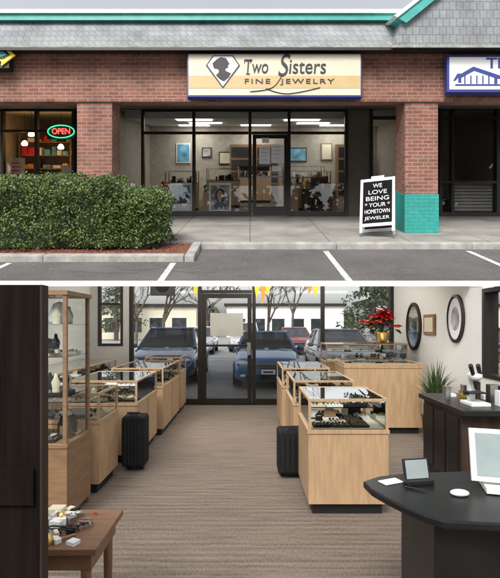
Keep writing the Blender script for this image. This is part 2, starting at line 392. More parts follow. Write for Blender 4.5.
m = MB(); m.add([(-EW+.1, YG+.035, .02), (EW-.1, YG+.035, .02), (EW-.1, YG+.035, 2.75), (-EW+.1, YG+.035, 2.75)], [(0, 1, 2, 3)], GLASSU); m.done('storefront_glazing', bld, True)
m = MB(); xa, xb = X(252, YG)+.02, X(287.5, YG)
for a, b, c, d_ in ((xa, xa+.09, .02, 2.1), (xb-.09, xb, .02, 2.1), (xa+.09, xb-.09, 2.0, 2.1), (xa+.09, xb-.09, .02, .25)):
    m.box(a, b, YG-.05, YG+.0, c, d_, DARKFR)
m.cyl((xb-.13, YG-.10, .95), (xb-.13, YG-.10, 1.25), .012, .012, METAL)
m.box(xa+.09, xb-.09, YG-.045, YG-.01, 1.0, 1.04, METAL)
m.done('entrance_door', bld, True)
m = MB()
for a, b, c, d_ in ((259, 270, 147, 164), (271, 284, 145, 163), (262, 269, 138, 143), (272, 281, 166, 171)):
    m.box(X(a, YG), X(b, YG), YG-.07, YG-.064, H(d_, YG), H(c, YG), PAPER)
    for k in range(int((d_-c)/4)): m.box(X(a+2, YG), X(b-2-R(0, 3), YG), YG-.0715, YG-.0705, H(c+2.1+k*3.7, YG), H(c+1.8+k*3.7, YG), CLOTHP)
m.done('door_notice', None, True)
m = MB()
for a, b in ((454, 495), (499, 523), (373, 404)):
    for k in range(9):
        h = .12+k*.085; m.box(X(a, YG), X(b, YG), YG+.12, YG+.15, h, h+.065, BLIND)
m.done('window_blind', None, True)

# posters: framed prints standing right behind the glass
def poster(a, b, c, d_, pm, yy=11.16, kind=0):
    g = MB(); x0, x1, h0, h1 = X(a, yy), X(b, yy), H(d_, yy), H(c, yy)
    g.box(x0, x1, yy, yy+.03, h0, h1, WHITE); g.box(x0+.045, x1-.045, yy-.003, yy-.001, h0+.055, h1-.055, pm)
    cx = (x0+x1)/2; hh = (h1-h0)
    if kind:     # portrait of a woman
        g.ell((cx+.01, yy-.005, h0+hh*.56), (.13, .002, .19), HAIRP); g.ell((cx, yy-.009, h0+hh*.58), (.085, .002, .125), SKIN)
        g.box(cx-.03, cx+.03, yy-.0095, yy-.008, h0+hh*.30, h0+hh*.45, SKIN)
        g.ell((cx, yy-.013, h0+hh*.22), (.16, .002, .10), CLOTHP)
        for s_ in (-1, 1): g.ell((cx+s_*.035, yy-.014, h0+hh*.61), (.016, .002, .008), HAIRP)
        g.ell((cx, yy-.014, h0+hh*.51), (.025, .002, .008), RED)
    else:        # landscape print
        g.prism([(x0+.05, h0+hh*.35), (x0+.15, h0+hh*.6), (cx, h0+hh*.45), (x1-.14, h0+hh*.72), (x1-.05, h0+hh*.4), (x1-.05, h0+.06), (x0+.05, h0+.06)], yy-.006, yy-.004, CLOTHP)
        g.box(x0+.05, x1-.05, yy-.010, yy-.008, h0+.06, h0+hh*.26, PAPER)
    g.box(cx-.02, cx+.02, yy+.031, yy+.25, .02, h0+.3, WOODD2)
    g.done('framed_poster', None, True)
poster(170, 192, 183, 211, PIC1); poster(209, 231, 183, 212, PIC2, kind=1)
def ucounter(x0, x1, y0, y1, h=1.0, mt=WOOD):
    g = MB(); g.box(x0, x1, y0, y1, 0.08, h*.7, mt); g.box(x0+.03, x1-.03, y0+.03, y1-.03, 0.001, .08, BLACK)
    g.box(x0, x1, y0, y1, h*.7+.001, h*.7+.02, BLACK)
    for xx in (x0, x1-.03):
        for yy in (y0, y1-.03): g.box(xx, xx+.03, yy, yy+.03, h*.72, h, mt)
    g.box(x0, x1, y0, y1, h, h+.02, GLASSC)
    for i in range(14): x = R(x0+.1, x1-.1); g.box(x, x+R(.04, .1), y0+.1, y0+.2, h*.72, h*.72+R(.04, .2), random.choice([GOLD, WHITE, BLACK, METAL]))
    g.done('display_counter', None, True)
ucounter(-2.4, -1.5, 12.1, 12.7, 1.1); ucounter(-1.3, -.3, 12.8, 13.4, 1.15); ucounter(.95, 2.3, 12.2, 12.8, 1.1); ucounter(1.2, 2.4, 13.8, 14.4, 1.2); ucounter(-.4, .7, 14.2, 14.8, 1.2)
def wallpic(x, h, w, hh, pm, fm=WHITE):
    g = MB(); g.box(x, x+w, YB-.05, YB-.002, h, h+hh, fm); g.box(x+.04, x+w-.04, YB-.056, YB-.051, h+.04, h+hh-.04, pm); g.done('wall_picture', None, True)
for x, h, w, hh, pm, fm in [(-2.6, 1.3, .5, .7, PIC1, WHITE), (-1.7, 1.5, .35, .35, PIC2, BLACK), (-1.1, 1.25, .6, .45, CREAM, WOODD2), (1.3, 1.35, .7, .5, PIC1, BLACK), (2.5, 1.4, .4, .6, CREAM, WOODM)]:
    wallpic(x, h, w, hh, pm, fm)
m = MB()      # tall cabinets along rear wall
for x0 in (-.7, .2, 3.0):
    m.box(x0, x0+.8, YB-.4, YB-.06, .001, 1.95, WOODM)
    for k in range(4): m.box(x0+.05, x0+.75, YB-.405, YB-.401, .2+k*.43, .56+k*.43, BLACK)
m.done('display_cabinet', None, True)
m = MB()
for i in range(26):
    x = R(-2.6, 2.9); yy = R(11.4, 11.8)
    if -0.1 < x < 1.1 or -2.3 < x < -1.35 or -1.2 < x < -.35: continue
    h = R(.25, .7); m.box(x, x+R(.12, .3), yy, yy+.12, 0.001, h, random.choice([WOOD, WOODM, WOODD2, CREAM])); m.lathe((x+.08, yy+.06, h), [(.06, 0), (.03, .05), (.07, .13), (.001, .2)], random.choice([WHITE, GOLD, PLANTG, RED, CREAM]), 10)
m.done('window_ornaments', None, True)
m = MB()
cx, cy = 1.9, 11.6
for dx in (-.2, .2):
    for dy in (-.2, .2): m.cyl((cx+dx, cy+dy, 0), (cx+dx*.9, cy+dy*.9, .46), .015, .015, BLACK, 6)
m.box(cx-.24, cx+.24, cy-.24, cy+.24, .46, .51, BLACK)
for dx in (-.2, .2): m.cyl((cx+dx, cy+.22, .5), (cx+dx, cy+.28, .95), .015, .015, BLACK, 6)
m.box(cx-.22, cx+.22, cy+.25, cy+.28, .72, .96, BLACK); m.done('chair', None, True)
m = MB()
for r_ in range(5):
    h = .35+r_*.4; m.box(-7.0, -3.9, 13.0, 13.3, h, h+.03, WOODM)
    x = -6.9
    while x < -4.0: w = R(.07, .22); m.box(x, x+w, 13.02, 13.2, h+.031, h+R(.1, .3), random.choice([WOODM, ORANGE, PIC1, RED, CREAM, PAPER, YEL, TEAL, BLACK])); x += w+R(.02, .1)
for x in (-7.0, -5.45, -3.95): m.box(x, x+.04, 13.0, 13.3, 0.001, 2.2, WOODM)
m.box(-6.4, -5.9, 11.4, 11.7, .001, .85, WOODM); m.box(-6.35, -5.95, 11.35, 11.39, .95, 1.5, CREAM)
for k in range(4): m.box(-6.30, -6.02-R(0, .1), 11.345, 11.349, 1.05+k*.1, 1.08+k*.1, RED)
m.box(-6.2, -6.1, 11.41, 11.5, .85, .95, BLACK)
m.box(-5.0, -4.7, 11.4, 11.6, .001, 1.3, PAPER)
m.done('shop_shelf_goods', None, True)
for x, yy, h in ((-6.1, 12, 2.15), (-5.5, 12.5, 1.8), (-4.75, 12.2, 2.25), (-6.5, 12.4, 1.9), (-4.3, 12.5, 1.6)):
    m = MB(); m.cyl((x, yy, h+.1), (x, yy, 2.79), .006, .006, BLACK, 6); m.lathe((x, yy, h), [(.001, -.06), (.07, -.05), (.09, 0), (.05, .08), (.01, .1)], WARM, 12); m.done('pendant_lamp', None, True)
ne = group('neon_open_sign'); yy = 10.98
cx, cz = X(61, yy), H(131.5, yy)+G(yy)
pts = [(cx+.34*math.cos(t*math.pi/12), yy, cz+.16*math.sin(t*math.pi/12)) for t in range(25)]
stroke('oval_tube', pts, .013, NEONG, ne)
text('open_letters', 'OPEN', cx, yy, cz, .46, .15, NEONR, ne, bold=.01)
m = MB(); m.box(cx-.36, cx+.36, yy+.02, yy+.03, cz-.18, cz+.18, BLACK); m.done('backing', ne)

sg = group('shop_sign'); ys = 8.44
x0, x1, h1, h0 = X(187, ys), X(362, ys), H(53, ys), H(97, ys); gz = G(ys)
m = MB(); m.box(x0, x1, ys, ys+.12, h0+gz, h1+gz, BLUE); m.box(x0+.02, x1-.02, ys+.121, 8.655, h0+gz+.1, h1+gz-.1, METAL); m.done('sign_box', sg, bevel=.008)
m = MB(); m.box(x0+.03, x1-.03, ys-.008, ys-.001, h0+gz+.03, h1+gz-.03, CREAM)
m.box(x0+.03, x1-.03, ys-.012, ys-.009, H(88.5, ys)+gz, H(76, ys)+gz, TAN); m.done('sign_face', sg)
def sp_(px, py, yy=ys-.018): return (X(px, ys), yy, H(py, ys)+gz)
def sx(px): return X(px, ys)
def sz(py): return H(py, ys)+gz
m = MB()
dm = [(206, 66), (213, 56), (233, 56), (240, 66), (223, 89)]
m.prism([(sx(a), sz(b)) for a, b in dm], ys-.016, ys-.013, BLACK)
dm2 = [(207.5, 66), (213.7, 57), (232.3, 57), (238.5, 66), (223, 87)]
m.prism([(sx(a), sz(b)) for a, b in dm2], ys-.02, ys-.0165, WHITE)
m.done('diamond_emblem', sg)
m = MB()
sil = [(217, 60), (221, 57.8), (226, 59), (228, 62), (229.5, 64.5), (228, 66), (228.3, 68), (225.5, 69.5), (225.5, 71.5), (231, 74), (229, 78), (224, 82), (220, 80), (216, 76), (219, 73), (218.5, 70), (214, 69), (212.5, 64)]
m.prism([(sx(a), sz(b)) for a, b in sil], ys-.024, ys-.0205, BLACK); m.done('silhouette', sg)
text('name_two', 'Two', sx(256), ys-.016, sz(67.5), .46, .27, BLACK, sg, shear=.1)
text('name_s', 'S', sx(282), ys-.016, sz(67), .24, .44, BLACK, sg, shear=.3)
text('name_isters', 'isters', sx(307), ys-.016, sz(67.5), .72, .27, BLACK, sg, shear=.1)
text('name_fine', 'FINE  JEWELRY', sx(289), ys-.018, sz(82), 1.75, .12, BLACK, sg, spacing=1.25)
m = MB()
for px in (244.5, 250.5): m.box(sx(px)-.006, sx(px)+.006, ys-.02, ys-.013, sz(63.8), sz(60.2), BLACK)
m.box(sx(246), sx(250), ys-.02, ys-.013, sz(74.8), sz(74.1), BLACK); m.done('serifs', sg)
stroke('swash', [sp_(250, 92), sp_(268, 91), sp_(278, 84), sp_(283, 74)], .007, BLACK, sg)
stroke('swash_2', [sp_(266, 89), sp_(280, 95), sp_(300, 93), sp_(320, 88)], .007, BLACK, sg)
s2 = group('neighbour_shop_sign')
x0, x1, h1, h0 = X(447, ys), X(600, ys), H(55, ys), H(92, ys)
m = MB(); m.box(x0, x1, ys, ys+.12, h0+gz, h1+gz, BLUE); m.box(x0+.045, x1-.045, ys-.008, ys-.001, h0+gz+.045, h1+gz-.045, WHITE); m.done('sign_box', s2)
m = MB(); m.prism([(sx(a), sz(b)) for a, b in [(453, 81), (457, 74), (461, 74), (473, 67), (500, 76), (540, 80), (540, 82), (497, 79), (497, 84), (494, 84), (494, 78), (474, 71), (461, 78), (461, 83), (458, 83), (458, 78), (455, 81)]], ys-.014, ys-.009, BLUE)
for a in (464, 470, 476, 482, 488): m.box(sx(a), sx(a+1.2), ys-.014, ys-.009, sz(84), sz(76), BLUE)
m.box(sx(455), sx(560), ys-.014, ys-.009, sz(86), sz(84.5), BLUE); m.done('house_emblem', s2)
text('letters', 'The Corner', sx(531), ys-.012, sz(64), 1.78, .21, BLUE, s2, bold=.012)
s3 = group('arrow_sign')
m = MB(); m.box(X(-60, ys), X(9, ys), ys, ys+.15, sz(68), sz(47), BLACK); m.done('sign_box', s3)
m = MB(); m.prism([(sx(a), sz(b)) for a, b in [(-10, 50), (6, 47), (16, 56), (2, 67), (2, 62), (-10, 62)]], ys-.03, ys-.005, YEL)
m.prism([(sx(a), sz(b)) for a, b in [(-8, 52), (5, 50), (11, 56), (4, 60), (-8, 60)]], ys-.036, ys-.031, BLACK)
m.prism([(sx(a), sz(b)) for a, b in [(-6, 54), (4, 52.5), (8, 56), (3, 58), (-6, 58)]], ys-.042, ys-.037, TEAL); m.done('arrow', s3)

sb = group('sandwich_board'); bx, by = 2.49, 8.38; bz = G(by)
Mb = Matrix.Translation((bx, by, bz)) @ Matrix.Rotation(math.radians(-20), 4, 'Z')
def leaf_(sgn):
    ang = math.radians(13)*sgn
    return Mb @ Matrix.Translation((0, 0, 1.10)) @ Matrix.Rotation(ang, 4, 'X')
m = MB()
for sgn in (-1, 1):
    L = leaf_(sgn)
    o0, o1 = (-.035, -.005) if sgn < 0 else (.005, .035)
    for a, b, c, d_ in ((-.32, -.27, -1.12, 0), (.27, .32, -1.12, 0), (-.27, .27, -.06, 0), (-.27, .27, -1.0, -.94)): m.box(a, b, o0, o1, c, d_, WHITE, L)
    m.box(-.27, .27, (o0+o1)/2-.006, (o0+o1)/2+.006, -.94, -.06, MATTEB, L)
for xx in (-.3, .3): m.cyl(Mb @ Vector((xx, -.14, .5)), Mb @ Vector((xx, .14, .5)), .008, .008, METAL, 6)
m.box(-.12, .12, -.04, .04, 1.08, 1.15, WHITE, Mb)
m.done('frame', sb)
L = leaf_(-1)
for i, wd in enumerate(['WE', 'LOVE', 'BEING', '* YOUR *', 'HOMETOWN', 'JEWELER']):
    c = text('line_%d' % i, wd, 0, 0, 0, min(.46, .085*len(wd)), .085, WHITE, sb)
    c.matrix_world = L @ Matrix.Translation((0, -.030, -.16-i*.135)) @ Matrix.Rotation(math.pi/2, 4, 'X') @ Matrix.Diagonal((c.scale[0], c.scale[1], 1, 1))

# ================================================================ LOWER LEVEL
YW = 8.6
m = MB(); m.box(-3.2, 2.9, -3.5, YW, -0.02, 0.0, CARPET); m.done('carpet_floor')
m = MB(); m.add([(-400, -400, -.03), (400, -400, -.03), (400, 700, -.03), (-400, 700, -.03)], [(0, 1, 2, 3)], GROUND); m.done('ground')
m = MB(); m.box(-9, 9, YW+.15, 9.45, -.02, .02, SIDEW); m.done('sidewalk')
m = MB(); m.box(-9, 9, 9.45, 9.6, -.02, .025, CONC); m.done('kerb')
m = MB()
for i in range(-6, 7): m.box(i*2.6+.7, i*2.6+.8, 9.7, 14.5, -.028, -.025, PAINTW)
m.done('stall_line_markings')
room = group('jewelry_showroom')
m = MB()
def und(y): return G(y)-.166
m.side([(5.7, 0), (YW, 0), (YW, und(YW)), (5.7, und(5.7))], -3.35, -3.2, WALLG)
m.box(-3.35, -3.2, -3.5, 5.7, 0, 1.2, WALLG)
m.side([(5.7, 0), (YW, 0), (YW, und(YW)), (5.7, und(5.7))], 2.9, 3.05, WALLG)
m.box(2.9, 3.05, 5.36, 5.7, 0, 2.08, WALLG); m.box(2.9, 3.05, 4.86, 5.36, 0, .95, WALLG)
m.box(2.9, 3.05, 4.6, 4.86, 0, 2.0, WALLG); m.box(2.9, 3.05, -3.5, 4.6, 0, 1.2, WALLG)
m.box(2.885, 2.899, 5.4, YW-.01, .001, .10, WOODD2); m.box(-3.199, -3.185, -3.4, YW-.01, .001, .10, WOODD2)
m.done('side_walls', room)
m = MB()
for a, b, c, d_ in ((4.86, 4.91, .95, 2.05), (5.31, 5.36, .95, 2.05), (4.91, 5.31, 2.0, 2.05), (4.91, 5.31, .95, 1.0)): m.box(2.89, 3.06, a, b, c, d_, DARKFR)
m.add([(2.98, 4.9, 1), (2.98, 5.31, 1), (2.98, 5.31, 2), (2.98, 4.9, 2)], [(0, 1, 2, 3)], GLASSL)
m.done('side_window', room)
m = MB()
wl, wr, wz = X(98, YW), X(123, YW), Z(346, YW)
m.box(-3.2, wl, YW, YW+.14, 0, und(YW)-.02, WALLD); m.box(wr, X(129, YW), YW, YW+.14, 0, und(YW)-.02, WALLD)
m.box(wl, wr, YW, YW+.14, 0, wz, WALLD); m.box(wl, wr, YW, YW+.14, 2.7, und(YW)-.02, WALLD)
m.box(X(394, YW), 2.9, YW, YW+.14, 0, und(YW)-.02, WALLG)
m.box(X(129, YW), X(394, YW), YW+.01, YW+.13, 2.95, und(YW)-.02, WALLG); m.done('front_wall', room)
m = MB()
for xx in (-2.3, -.5, 1.1):      # troffers added above the view to brighten counters and far wall
    for yy, zz in ((6.9, 2.36), (7.9, 2.60)):
        m.box(xx, xx+1.2, yy, yy+.28, zz, zz+.05, FILL); m.cyl((xx+.6, yy+.14, zz+.05), (xx+.6, yy+.14, und(yy+.14)-.005), .008, .008, METAL, 6)
m.done('added_fill_lights', room)
m = MB()
def vb(px, w=.07, z0=0, z1=2.95): x = X(px, YW); m.box(x-w/2, x+w/2, YW, YW+.11, z0, z1, DARKFR)
for px in (131, 199.5, 254, 323, 392): vb(px)
for a, b in ((131, 199.5), (199.5, 254), (254, 323), (323, 392)): m.box(X(a, YW)+.04, X(b, YW)-.04, YW+.01, YW+.10, 2.88, 2.95, DARKFR)
for a, b in ((131, 199.5), (254, 323), (323, 392)): m.box(X(a, YW)+.04, X(b, YW)-.04, YW+.01, YW+.10, 0, .12, DARKFR)
m.box(X(199.5, YW)+.04, X(254, YW)-.04, YW+.01, YW+.10, 2.24, 2.30, DARKFR)
for a, b, c, d_ in ((wl, wl+.05, wz, 2.7), (wr-.05, wr, wz, 2.7), (wl+.05, wr-.05, wz, wz+.05), (wl+.05, wr-.05, 2.0, 2.04)): m.box(a, b, YW-.01, YW+.08, c, d_, DARKFR)
m.done('window_frames', room)
m = MB()
xa, xb = X(199.5, YW)+.045, X(254, YW)-.045
for a, b, c, d_ in ((xa, xa+.085, .02, 2.23), (xb-.085, xb, .02, 2.23), (xa+.085, xb-.085, 2.14, 2.23), (xa+.085, xb-.085, .02, .13)): m.box(a, b, YW+.02, YW+.07, c, d_, DARKFR)
m.box(xa+.085, xb-.085, YW-.03, YW+.01, 1.17, 1.21, DARKFR); m.box(xb-.10, xb-.02, YW-.02, YW+.015, 1.0, 1.25, METAL)
m.done('entrance_door', room)
m = MB(); m.add([(X(131, YW), YW+.055, .05), (X(392, YW), YW+.055, .05), (X(392, YW), YW+.055, 2.9), (X(131, YW), YW+.055, 2.9)], [(0, 1, 2, 3)], GLASSL)
m.add([(wl, YW+.055, wz), (wr, YW+.055, wz), (wr, YW+.055, 2.7), (wl, YW+.055, 2.7)], [(0, 1, 2, 3)], GLASSL); m.done('front_glazing', room)
m = MB(); m.box(X(210, YW), X(243, YW), YW+.04, YW+.045, Z(336, YW), Z(313, YW), PAPERG); m.done('door_notice')
nd = group('street_number_sign'); text('digits', '1706', X(229, YW), YW+.03, Z(289, YW), .42, .10, BLACK, nd)
m = MB()
for px, mt, l in ((257, YEL, 14), (263, ORANGE, 21), (268, YEL, 12), (196, YEL, 13), (310, ORANGE, 10), (316, YEL, 14)):
    m.prism([(X(a, YW), Z(b, YW)) for a, b in ((px-3, 284), (px+3, 284), (px+1, 284+l*.7), (px-1, 284+l))], YW-.02-.004*(px % 3), YW-.017-.004*(px % 3), mt)
m.box(X(190, YW), X(330, YW), YW-.034, YW-.03, Z(284, YW), Z(283.4, YW), WHITE)
m.done('pennant_bunting')
m = MB(); m.box(X(152, YW), X(176, YW), 8.45, 8.52, Z(296, YW), Z(276, YW), BLACK); m.cyl((X(164, YW), 8.44, Z(286, YW)), (X(164, YW), 8.45, Z(286, YW)), .12, .14, CHAR); m.done('window_speaker')

def car(x, y, col, wid=1.78, ln=4.4, ht=1.45, facing=1):
    paint = mat('car_paint', col, .28, .2, var=.05, coat=1.0)
    g = group('parked_car')
    T = Matrix.Translation((x, y, 0)) @ (Matrix.Rotation(math.pi, 4, 'Z') if facing < 0 else Matrix.Identity(4))
    hw = wid/2
    st = [(0, .84, .30, .62), (.06, .93, .22, .70), (.3, .98, .20, .78), (1.0, 1.0, .19, .92), (1.3, 1.0, .19, .97), (3.3, 1.0, .19, .99), (3.9, .99, .22, .97), (4.25, .96, .25, .93), (4.4, .88, .32, .80)]
    m = MB(); rings = []
    for (yy, w, zb, zt) in st:
        w *= hw; yy *= ln/4.4
        half = [(w*.80, zb), (w*.96, zb+.08), (w, zb+(zt-zb)*.45), (w*.985, zb+(zt-zb)*.72), (w*.93, zt-.03), (w*.78, zt), (w*.35, zt+.02)]
        rings.append([(a, yy, c) for a, c in half]+[(-a, yy, c) for a, c in half[::-1]])
    n = len(rings[0]); vs = [T @ Vector(v) for r in rings for v in r]
    fs = [(j*n+i, j*n+(i+1) % n, (j+1)*n+(i+1) % n, (j+1)*n+i) for j in range(len(rings)-1) for i in range(n)]
    fs += [tuple(range(n)), tuple(range((len(rings)-1)*n, len(rings)*n))]
    m.add(vs, fs, paint, True); m.done('body', g)
    gs = [(1.15, .90, .94, 0), (1.95, .70, ht-.02, 0), (2.5, .72, ht, 0), (3.2, .70, ht-.03, 0), (4.0, .86, .97, 0)]
    m = MB(); vs = []
    for (yy, w, z, _) in gs:
        for s_ in (-1, 1): vs.append(T @ Vector((s_*w*hw, yy*ln/4.4, z)))
    base = []
    for (yy, w, z, _) in gs:
        for s_ in (-1, 1): base.append(T @ Vector((s_*.91*hw, yy*ln/4.4, .93)))
    A = vs+base
    m.add(A, [(0, 1, 3, 2), (6, 7, 9, 8)], CARGL)
    sidef = []
    for s_ in (0, 1):
        for i in range(4): sidef.append((i*2+s_, (i+1)*2+s_, 10+(i+1)*2+s_, 10+i*2+s_))
    m.add(A, sidef, CARGL); m.done('windows', g)
    m = MB(); up = Vector((0, 0, .012))
    m.add([A[2]+up, A[3]+up, A[4]+up*2, A[5]+up*2, A[6]+up, A[7]+up], [(0, 1, 3, 2), (2, 3, 5, 4)], paint, True)
    for a, b in ((0, 2), (1, 3), (2, 4), (3, 5), (4, 6), (5, 7), (6, 8), (7, 9), (2, 3), (4, 14), (5, 15)): m.cyl(A[a], A[b], .035, .035, paint, 8)
    m.done('roof_and_pillars', g)
    m = MB()
    for yy in (.85*ln/4.4, 3.5*ln/4.4):
        for s_ in (-1, 1):
            m.cyl(T @ Vector((s_*(hw-.21), yy, .32)), T @ Vector((s_*(hw+.005), yy, .32)), .32, .32, TYRE, 20)
            m.cyl(T @ Vector((s_*(hw-.02), yy, .32)), T @ Vector((s_*(hw+.015), yy, .32)), .2, .19, METAL, 14)
    m.done('wheels', g)
    m = MB()
    for s_ in (-1, 1):
        for k in range(3): m.ell(T @ Vector((s_*(hw*.66+k*.06), .04+k*.035, .66)), (.09, .07, .065), HEADL)
        m.ell(T @ Vector((s_*(hw+.09), 1.45, .99)), (.10, .06, .065), paint)
        m.ell(T @ Vector((s_*hw*.7, .01, .36)), (.08, .03, .04), HEADL)
    def bx(a, b, c, d_, e, f_, mt): m.box(a, b, c, d_, e, f_, mt, T)
    bx(-.40, .40, -.02, .08, .53, .64, BLACK)
    for k in range(3): bx(-.38, .38, -.03, -.021, .55+k*.03, .558+k*.03, METAL)
    bx(-.42, .42, -.028, -.02, .64, .655, METAL); bx(-.55, .55, -.01, .08, .26, .38, BLACK)
    bx(-.17, .17, -.045, -.02, .40, .51, PAPER); bx(-.12, .12, -.047, -.0455, .43, .475, BLUE)
    bx(-.62, .62, ln-.02, ln+.01, .66, .74, TAILL); bx(-.6, -.05, 1.12, 1.14, .965, .985, BLACK); bx(.05, .6, 1.12, 1.14, .965, .985, BLACK)
    m.done('lamps_and_trim', g)
    return g
car(X(160, 11.4), 11.2, (.025, .09, .21), 1.85, 4.5, 1.5)
car(X(268, 10.6), 10.5, (.05, .17, .40), 1.75, 4.4, 1.40)
car(X(352, 12.2), 12.0, (.36, .38, .40), 1.8, 4.5, 1.45)
car(-2.9, 23, (.60, .61, .62), 1.8, 4.6, 1.5); car(-.3, 25, (.65, .65, .63), 1.9, 4.6, 1.75); car(2.6, 23, (.3, .02, .02), 1.8, 4.4, 1.45); car(8.4, 24, (.05, .05, .06), 1.8, 4.4, 1.5)
car(9.5, 8.5, (.30, .31, .33), 1.8, 4.4, 1.5)

def bare_tree(x, y, h, seed, gz=0, twigs=5, rr=.2):
    random.seed(seed); m = MB()
    def br(p, d, l, r, k):
        q = p+d*l; m.cyl(p, q, r, r*.66, BARK, 7 if k > 3 else 4, caps=False)
        if k == 0: return
        for i in range(3):
            ax = d.orthogonal().normalized(); ax.rotate(Matrix.Rotation(R(0, 6.28), 3, d))
            nd_ = (d+ax*R(.35, .85)+Vector((0, 0, .12))).normalized()
            br(p+d*l*R(.7, 1), nd_, l*R(.6, .82), r*.58, k-1)
    br(Vector((x, y, gz)), Vector((R(-.05, .05), R(-.05, .05), 1)).normalized(), h*.28, rr, twigs)
    m.done('bare_tree', None, fix=False); random.seed(seed+99)
def conifer(x, y, h, seed, n=5000):
    random.seed(seed); m = MB(); m.cyl((x, y, 0), (x, y, h), .25, .03, BARK, 8)
    nb = int(h*9)
    for i in range(nb):
        t = i/nb; z = h*.12+h*.86*t; l = (1-t)**.8*h*.22*R(.6, 1.15)+.2; a = R(0, 6.28)
        e = Vector((x+math.cos(a)*l, y+math.sin(a)*l, z-l*.25)); s0 = Vector((x, y, z))
        m.cyl(s0, e, .04*(1-t)+.01, .008, BARK, 4, caps=False)
        for j in range(n//nb):
            u = R(.15, 1.05); p = s0.lerp(e, u)+Vector((R(-.3, .3), R(-.3, .3), R(-.3, .12)))*(.4+l*.25)
            quadleaf(m, p, R(.18, .42), random.choice(CONI), asp=.5)
    m.done('conifer_tree', None, fix=False)
for i, (x, y, h) in enumerate([(-5.5, 27, 8), (-3.2, 33, 9), (1.2, 30, 8), (3.4, 35, 10), (-9, 34, 9)]): bare_tree(x, y, h, 20+i, twigs=6, rr=.13)
for i, (x, y, h) in enumerate([(8.6, 30, 11), (10.8, 33, 12), (12.8, 28, 9), (-14, 45, 13), (16, 40, 13)]): conifer(x, y, h, 40+i, 4500)
# tall trees across the road behind the viewer (they show mirrored in the shop glass)
m = MB()
for i in range(15000):
    x = R(-34, 34); y = R(-34, -29)
    top = 19+5*mn.noise(Vector((x*.11, 0, 7)))+6*mn.noise(Vector((x*.38, 2, 5)))
    z = R(0, 1)**.6*top
    if mn.noise(Vector((x*.35, z*.35, 1))) > .26: continue
    quadleaf(m, (x, y, z), R(.5, 1.4), random.choice(CONI+[BARK]), asp=.7)
for i in range(24): x = -34+i*3+R(-1, 1); m.cyl((x, R(-33, -29), 0), (x+R(-.5, .5), -31, R(11, 17)), .3, .06, BARK, 6)
m.done('wooded_tree_line', None, fix=False)
random.seed(5)
def farbuilding(x0, x1, y, h, mt):
    g = MB(); g.box(x0, x1, y, y+12, 0, h, mt); g.box(x0-.3, x1+.3, y-.3, y+12.3, h, h+.35, DARKFR)
    x = x0+.8
    while x < x1-2: g.box(x, x+1.6, y-.03, y-.002, .8, 2.4, CARGL); g.box(x-.08, x+1.68, y-.05, y-.031, 2.4, 2.5, WHITE); x += 2.5
    g.done('roadside_building')
farbuilding(-22, -6, 48, 3.6, CREAM); farbuilding(-3, 12, 55, 4.0, WALLG); farbuilding(15, 34, 50, 4.5, WALLD)
m = MB()
for i in range(9000):
    x = R(-45, 45); y = R(62, 70); h = 3.6+2.6*mn.noise(Vector((x*.12, 0, 3)))+1.2*mn.noise(Vector((x*.6, 1, 3)))
    quadleaf(m, (x, y, R(0, max(.5, h))), R(.5, 1.1), random.choice(CONI+[BARK]))
m.done('distant_trees', None, fix=False)

# ---- display counters
def goods_trays(g, x0, x1, za, ya, yb):
    ty = ya
    while ty+.10 < yb:
        tx = x0+.05
        while tx+.12 < x1-.03:
            tw = random.choice([.11, .15, .2]); tw = min(tw, x1-.04-tx); k = random.random()
            g.box(tx, tx+tw, ty, ty+.11, za, za+.02, random.choice([BLACK, CHAR, WOODD2, CREAM, WHITE, PAPER, CREAM]))
            if k < .78:
                for a_ in range(int(tw/.03)):
                    for b_ in range(3):
                        if random.random() < .85:
                            s_ = R(.005, .010); cx_, cy_ = tx+.015+a_*.03, ty+.02+b_*.035
                            g.box(cx_-s_, cx_+s_, cy_-s_*.6, cy_+s_*.6, za+.02, za+.02+R(.008, .022), random.choice([GOLD, GOLD, METAL, METAL, BLACK]))
            elif k < .9:
                g.lathe((tx+tw/2, ty+.055, za+.02), [(.035, 0), (.03, .02), (.034, .05), (.015, .075), (.001, .09)], random.choice([CREAM, BLACK, CHAR]), 10, 1, .5)
                g.lathe((tx+tw/2, ty+.045, za+.065), [(.022, 0), (.026, .004), (.022, .006)], GOLD, 10, 1, .8)
            else:
                g.box(tx+.02, tx+tw-.02, ty+.07, ty+.09, za+.02, za+.09, random.choice([PAPER, WOODM, BLACK]))
            tx += tw+.012
        ty += .125
